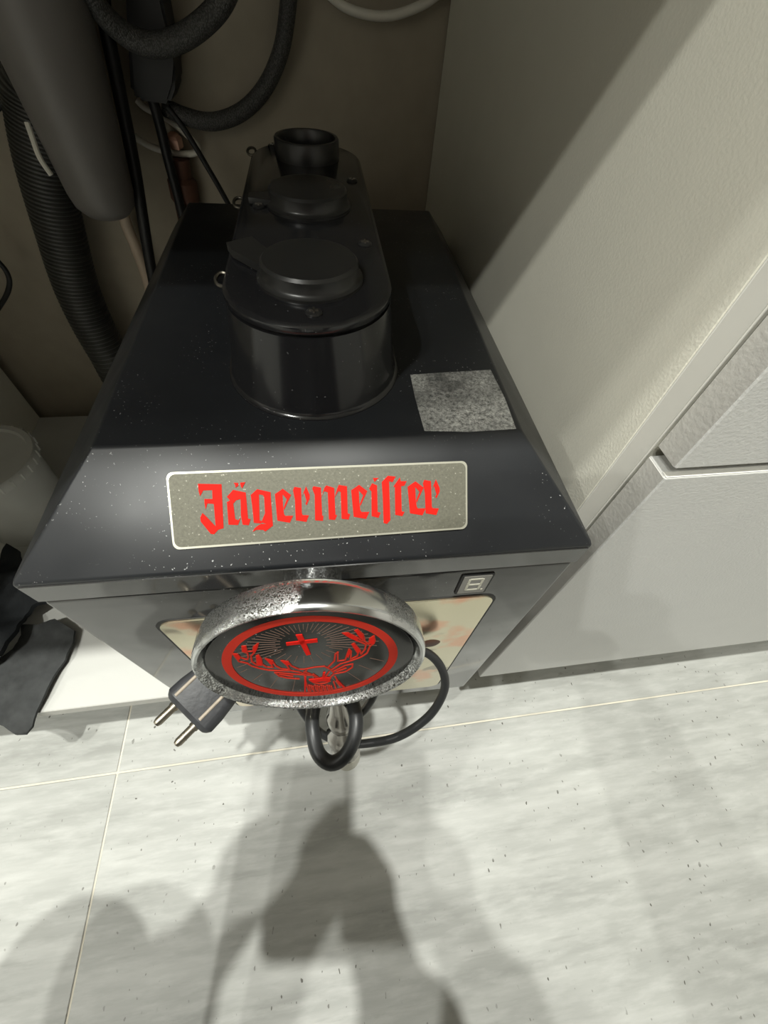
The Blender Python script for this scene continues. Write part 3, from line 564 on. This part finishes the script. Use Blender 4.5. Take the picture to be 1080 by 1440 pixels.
# crumpled black bag
def cloth(name, outline, z0, hfun, m, n=46, thick=.004, label='', cat='cloth', edge=None):
    """a wrinkled sheet filling a 2D outline; hfun gives its height"""
    xs = [p[0] for p in outline]; ys = [p[1] for p in outline]
    bm = bmesh.new(); vs = [bm.verts.new((p[0], p[1], 0)) for p in outline]
    f = bm.faces.new(vs); bmesh.ops.triangulate(bm, faces=[f], ngon_method='EAR_CLIP')
    for _ in range(5):
        lim = .007
        es = [e for e in bm.edges if e.calc_length() > lim]
        if not es: break
        bmesh.ops.subdivide_edges(bm, edges=es, cuts=1); bmesh.ops.triangulate(bm, faces=[g for g in bm.faces if len(g.verts) > 3])
    bmesh.ops.smooth_vert(bm, verts=[v for v in bm.verts if not v.is_boundary], factor=.5, use_axis_x=True, use_axis_y=True)
    for v in bm.verts: v.co.z = z0 + hfun(v.co.x, v.co.y)
    ext = bmesh.ops.extrude_face_region(bm, geom=bm.faces[:])
    for g in ext['geom']:
        if isinstance(g, bmesh.types.BMVert): g.co.z += thick
    c = Vector((sum(xs) / len(xs), sum(ys) / len(ys), z0))
    ob = link(name, bm, m, origin=c, smooth=60); tag(ob, label, cat); return ob
from mathutils import noise as mnoise
def wr(x, y, s, a): return a * mnoise.noise(Vector((x * s, y * s, 3.1)))
o1 = [(-0.4011,0.1406,0.1500), (-0.4076,0.2043,0.1500), (-0.3888,0.1947,0.1500), (-0.3885,0.2244,0.1500), (-0.3734,0.2148,0.1500), (-0.3453,0.1743,0.1500), (-0.3104,0.1394,0.1500), (-0.3295,0.1346,0.1500), (-0.3392,0.1289,0.1500), (-0.3368,0.1092,0.1500), (-0.3399,0.0903,0.1500), (-0.3470,0.0800,0.1500), (-0.3620,0.0674,0.1500)]
o1 = [(p[0], p[1]) for p in o1]
cloth('black_bag', o1, ZB + .0035, lambda x, y: .016 + wr(x, y, 26, .014) + wr(x, y, 60, .006), 'bag', thick=.006, label='crumpled black cloth bag lying between the tub and the felt cloth', cat='bag')
o2 = [(-0.3813,0.0863,0.1420), (-0.3545,0.0869,0.1420), (-0.3452,0.0957,0.1420), (-0.3418,0.1103,0.1420), (-0.3476,0.1231,0.1420), (-0.3271,0.1200,0.1420), (-0.3101,0.1240,0.1420), (-0.2875,0.1091,0.1420), (-0.2860,0.0961,0.1420), (-0.2873,0.0830,0.1420), (-0.2877,0.0770,0.1420), (-0.2918,0.0671,0.1420), (-0.2948,0.0545,0.1420), (-0.2973,0.0410,0.1420), (-0.3011,0.0281,0.1420), (-0.3047,0.0157,0.1420), (-0.3110,0.0102,0.1420), (-0.3193,0.0106,0.1420), (-0.3297,0.0187,0.1420), (-0.3519,0.0278,0.1420)]
o2 = [(p[0], p[1]) for p in o2]
def h2(x, y):
    e = max(0.0, .030 - y)
    return .0045 + abs(wr(x, y, 30, .007)) + abs(wr(x, y, 75, .003)) - e * .55
cloth('felt_cloth', o2, ZB, h2, 'felt', thick=.003, label='dark grey felt cloth hanging over the front edge of the white panel', cat='cloth')

# ------------------------------------------------------------------ plumbing behind
def seg_cyl(name, p0, p1, prof, m, label, cat):
    return tag(link(name, lathe(p0, Vector(p1) - Vector(p0), prof, 40), m, origin=p0), label, cat)
g0 = Vector((-0.1923,0.4150,0.4446)); g1 = Vector((-0.1825,0.4150,0.5737)); g1 = Vector((g1.x, .405, g1.z)); gl = (g1 - g0).length; ext = 2.1
sip = empty('drain_siphon', g0); SG = tuple(g0)
tag(sip, 'big grey tapered plastic drain body hanging at the upper left', 'drain')
link('siphon_body', lathe(g0, g1 - g0, [(.010, -.006), (.020, -.003), (.0262, .004), (.0285, .014), (.0330, gl * .55), (.0375, gl), (.0400, gl * ext), (.0400, .775 - g0.z)], 44), 'grey_plastic', sip, SG)
cl = [(-0.2193,0.3950,0.5097), (-0.2195,0.3920,0.5001), (-0.2201,0.3900,0.4881), (-0.2174,0.3900,0.4765)]
link('clip', tube(catmull(cl, 5), .0022, 8), 'white_pipe', sip, SG)
link('drip', lathe((-0.1768,0.3840,0.4909), (0, -1, .3), [(.0012, -.002), (.0013, .0), (.0004, .0012)], 10), 'white_pipe', sip, SG)
# corrugated hose
hp = catmull([(-.232, .462, .75), (-0.2166,0.4550,0.5471), (-0.2318,0.4550,0.5126), (-0.2502,0.4550,0.4642), (-0.2654,0.4550,0.4053), (-0.2772,0.4520,0.3415), (-0.2762,0.4460,0.2722), (-0.2645,0.4400,0.1836), (-.185, .435, ZB + .012)], 60)
rad = [.0232 + (.0008 if (k % 4) < 2 else -.0008) for k in range(len(hp))]
tag(link('corrugated_hose', tube(hp, rad, 26), 'hose', origin=hp[0]), 'black corrugated drain hose curving down behind the tap machine', 'hose')
def pipe(name, pts, r, m, label, cat, n=10, seg_=14, start=None, end=None):
    pts = [Vector(p) for p in pts]
    if start: pts = [Vector(start), pts[0] + (pts[0] - pts[1]).normalized() * .02 + (Vector(start) - pts[0]).normalized() * .02] + pts
    if end: pts = pts + [pts[-1] + (pts[-1] - pts[-2]).normalized() * .02 + (Vector(end) - pts[-1]).normalized() * .02, Vector(end)]
    P = catmull(pts, n); return tag(link(name, tube(P, r, seg_), m, origin=P[0]), label, cat)
pipe('black_pipe', [(-0.1348,0.4300,0.5950), (-0.1437,0.4300,0.5644), (-0.1500,0.4320,0.5285), (-0.1601,0.4340,0.4695), (-0.1787,0.4360,0.3813), (-0.2024,0.4360,0.2463)], .0056, 'pipe_black', 'straight black pipe running down right of the grey drain', 'pipe', start=(-.14, .440, .786), end=(-.165, .440, ZB + .002))
pipe('pale_pipe', [(-0.1923,0.4780,0.4629), (-0.2023,0.4780,0.4119), (-0.2018,0.4780,0.3827), (-0.2035,0.4780,0.3417), (-0.2156,0.4780,0.2412)], .0062, 'pale_pipe', 'pale pinkish pipe behind the straight black pipe', 'pipe', start=(-.20, .478, .786), end=(-.215, .474, ZB + .002))
pipe('black_cable', [(-0.1329,0.4620,0.5248), (-0.1320,0.4620,0.5034), (-0.1340,0.4640,0.4682), (-0.1357,0.4660,0.4240), (-0.1393,0.4660,0.3474)], .0048, 'pipe_black', 'thick black cable running down from the black box', 'cable', end=(-.135, .468, ZB + .006))
pipe('black_cable', [(-0.1228,0.4700,0.5098), (-0.1126,0.4700,0.4949), (-0.0989,0.4700,0.4665), (-0.0840,0.4700,0.4318), (-0.0641,0.4700,0.3794)], .0027, 'pipe_black', 'thin black cable slanting from the black box to the machine back', 'cable', end=(-.075, .455, ZB + .004))
# black insulated box
q = [Vector(p) for p in ((-0.1212,0.4500,0.5987), (-0.0995,0.4500,0.6000), (-0.1034,0.4500,0.5418), (-0.1062,0.4500,0.5278), (-0.1161,0.4500,0.5145), (-0.1418,0.4500,0.5162), (-0.1469,0.4500,0.5215))]
bm = bmesh.new(); lo = [bm.verts.new(p) for p in q]; hi = [bm.verts.new(p + Vector((0.002, .034, .001))) for p in q]; n = len(q)
for k in range(n): bm.faces.new((lo[k], lo[(k + 1) % n], hi[(k + 1) % n], hi[k]))
bm.faces.new(lo[::-1]); bm.faces.new(hi); bmesh.ops.bevel(bm, geom=bm.edges[:], offset=.003, segments=2, affect='EDGES')
tag(link('pump_box', bm, 'pipe_black', origin=q[4], smooth=30), 'matte black box between the pipes, crossed by a braided hose', 'box')
pipe('braided_hose', [(-0.1399,0.4000,0.5953), (-0.1407,0.4100,0.5747), (-0.1306,0.4200,0.5605), (-0.1127,0.4240,0.5543), (-0.0896,0.4240,0.5585), (-0.0643,0.4220,0.5704), (-0.0470,0.4200,0.5837), (-0.0365,0.4150,0.6013)], .0080, 'braid', 'grey braided hose looping in front of the black box', 'hose', start=(-.125, .41, .786), end=(-.03, .42, .786))
pipe('braided_hose', [(-0.1279,0.4780,0.5082), (-0.1085,0.4760,0.5022), (-0.0835,0.4740,0.4999), (-0.0545,0.4740,0.5083), (-0.0299,0.4740,0.5256), (-0.0120,0.4740,0.5490), (-0.0028,0.4740,0.5725), (0.0028,0.4740,0.5991)], .0072, 'braid', 'grey braided hose looping low against the back wall', 'hose', end=(-.005, .474, .786))
pipe('white_cable', [(0.0270,0.4780,0.5932), (0.0417,0.4780,0.5814), (0.0637,0.4780,0.5762), (0.0881,0.4780,0.5763), (0.1115,0.4780,0.5821), (0.1280,0.4780,0.5894), (0.1436,0.4780,0.6019)], .0035, 'white_pipe', 'white cable sagging in a shallow curve at the top', 'cable', start=(.015, .478, .786), end=(.130, .478, .786))
pipe('white_clamp', [(-0.1524,0.4840,0.5111), (-0.1462,0.4840,0.5054), (-0.1306,0.4840,0.4993), (-0.1168,0.4860,0.4888), (-0.1062,0.4860,0.4775), (-0.1136,0.4860,0.4715), (-0.1347,0.4860,0.4720), (-0.1523,0.4840,0.4764), (-0.1653,0.4820,0.4841)], .0030, 'white_pipe', 'white plastic clamp bent round the rusty valve', 'clamp')
va = empty('valve', (-0.1323,0.4840,0.4284)); VO = (-0.1323,0.4840,0.4284)
tag(va, 'rusty brown water valve on the back wall behind the machine', 'valve')
link('valve_body', lathe(VO, Vector((-0.1274,0.4840,0.4806)) - Vector(VO), [(.0125, -.02), (.0125, 0), (.0150, .004), (.0150, .02), (.0110, .024), (.0115, .040)], 24), 'rust', va, VO)
link('valve_nut', lathe((-0.1269,0.4820,0.4811), (0.1, -.3, 1), [(.006, -.004), (.0075, -.003), (.0075, .005), (.005, .007)], 6), 'copper', va, VO, 20)
pipe('black_wire', [(-0.3482,0.4500,0.3992), (-0.3417,0.4500,0.3809), (-0.3399,0.4500,0.3675), (-0.3462,0.4500,0.3533), (-0.3641,0.4500,0.3352), (-0.3996,0.4500,0.3082)], .0026, 'pipe_black', 'thin black wire bulging into view at the left edge', 'wire', start=(-.443, .45, .52), end=(-.443, .45, .30))
pipe('black_wire', [(-0.2796,0.4500,0.5000), (-0.2628,0.4500,0.5076), (-0.2513,0.4500,0.5153), (-0.2442,0.4500,0.5260), (-0.2403,0.4500,0.5386)], .0032, 'pipe_black', 'short black wire left of the grey drain', 'wire', start=(-.443, .47, .46), end=(-.27, .45, .786))

# ------------------------------------------------------------------ the photographer, crouching behind the camera with a phone
u_, r_, n_ = ROT.col[1].copy(), ROT.col[0].copy(), ROT.col[2].copy()
PC = CAM_POS - u_ * .055 - r_ * .018 + n_ * .009
def PH(a, c, h): return PC + r_ * a + u_ * c + n_ * h
ph = link('phone', slab(rrect(-.037, .037, -.077, .077, .010), PH, .008), 'phone', origin=PC, smooth=30)
tag(ph, 'black smartphone held in both hands above the tap machine', 'phone')
def capsules(chains):
    bm = bmesh.new()
    for ch in chains:
        for (p0, ra), (p1, rb) in zip(ch[:-1], ch[1:]):
            p0, p1 = Vector(p0), Vector(p1); d = (p1 - p0); L = d.length
            nn = 6; prof = [(ra * math.sin(math.pi / 2 * k / nn) + 1e-4, -ra * math.cos(math.pi / 2 * k / nn)) for k in range(nn)]
            prof += [(ra, 0), (rb, L)] + [(rb * math.cos(math.pi / 2 * k / nn) + 1e-4, L + rb * math.sin(math.pi / 2 * k / nn)) for k in range(1, nn + 1)]
            lathe(p0, d, prof, 14, bm)
    return bm
RH, LH = PH(.050, -.042, .012), PH(-.052, -.026, .012)
chains = [
 [((0, -.70, .33), .125), ((0, -.69, .50), .120), ((0, -.66, .68), .130), ((0, -.62, .79), .105), ((0, -.59, .87), .058), ((0, -.56, .95), .055)],
 [((0, -.55, .97), .078), ((0, -.545, 1.04), .088)], [((0, -.49, .945), .035), ((0, -.49, .98), .05)], [((0, -.462, .985), .012), ((0, -.455, .970), .014)],
 [((-.085, -.55, 1.0), .016), ((-.087, -.55, .985), .014)], [((.085, -.55, 1.0), .016), ((.087, -.55, .985), .014)],
 [((-.09, -.70, .33), .10), ((-.215, -.205, .440), .064), ((-.20, -.45, .22), .055), ((-.19, -.53, .09), .040)],
 [((.09, -.70, .33), .10), ((.22, -.44, .46), .064), ((.21, -.52, .24), .055), ((.19, -.53, .09), .040)],
 [((-.19, -.57, .045), .042), ((-.20, -.46, .036), .042), ((-.205, -.38, .028), .030)], [((.19, -.57, .045), .042), ((.20, -.46, .036), .042), ((.205, -.38, .028), .030)],
 [((-.10, -.63, .80), .085), ((-.18, -.61, .79), .068), ((-.30, -.37, .60), .058), (tuple(LH + Vector((-.056, -.052, -.010))), .042)],
 [((.10, -.63, .80), .085), ((.18, -.61, .79), .068), ((.06, -.50, .57), .058), (tuple(RH + Vector((.022, -.075, -.010))), .044)],
]
for s, H in ((-1, LH), (1, RH)):
    w = H + (Vector((.021, -.068, -.010)) if s > 0 else Vector((-.048, -.044, -.010)))
    chains.append([(tuple(w), .027), (tuple(H + n_ * .002), .024), (tuple(H - r_ * s * -.004 + u_ * .022), .020)])
    for k in range(4):                                            # fingers curl round the back of the phone
        base = H + u_ * (-.018 + k * .019) - n_ * .004 + r_ * s * .004
        L = (.030, .036, .038, .032)[k]
        chains.append([(tuple(base), .0098), (tuple(base - n_ * .022 - r_ * s * .012), .0088), (tuple(base - n_ * .0245 - r_ * s * (.014 + L * .35)), .0080), (tuple(base - n_ * .0215 - r_ * s * (.014 + L * .60)), .0072)])
    tb_ = H + u_ * .008 + n_ * .012                               # thumb on the screen side
    chains.append([(tuple(H - u_ * .012 + n_ * .008), .0125), (tuple(tb_ - r_ * s * .014 + u_ * .004), .0105), (tuple(tb_ - r_ * s * .034 + u_ * .018), .0085)])
HEAD_HANDS = [(0, -.53, 1.0, .135), (LH.x, LH.y, LH.z, .068), (RH.x, RH.y, RH.z, .068)]
BO = Vector((0, -.6, 0))
HEAD_HANDS = [(a - BO.x, b_ - BO.y, c_ - BO.z, r) for a, b_, c_, r in HEAD_HANDS]
pers = link('person', capsules(chains), skin_cloth(), origin=BO, smooth=0)
md = pers.modifiers.new('remesh', 'REMESH'); md.mode = 'VOXEL'; md.voxel_size = .0055; md.use_smooth_shade = True
ms = pers.modifiers.new('smooth', 'SMOOTH'); ms.factor = .5; ms.iterations = 4
tag(pers, 'person in dark clothes crouching with raised arms, whose shadow falls across the tiles', 'person')
hb = lathe((0, -.565, 1.005), (0, -.28, 1), [(.091, -.02), (.098, .02), (.096, .055), (.080, .092), (.045, .118), (.001, .126)], 28, cap0=True, cap1=False)
link('hair', hb, 'hair', pers, BO)
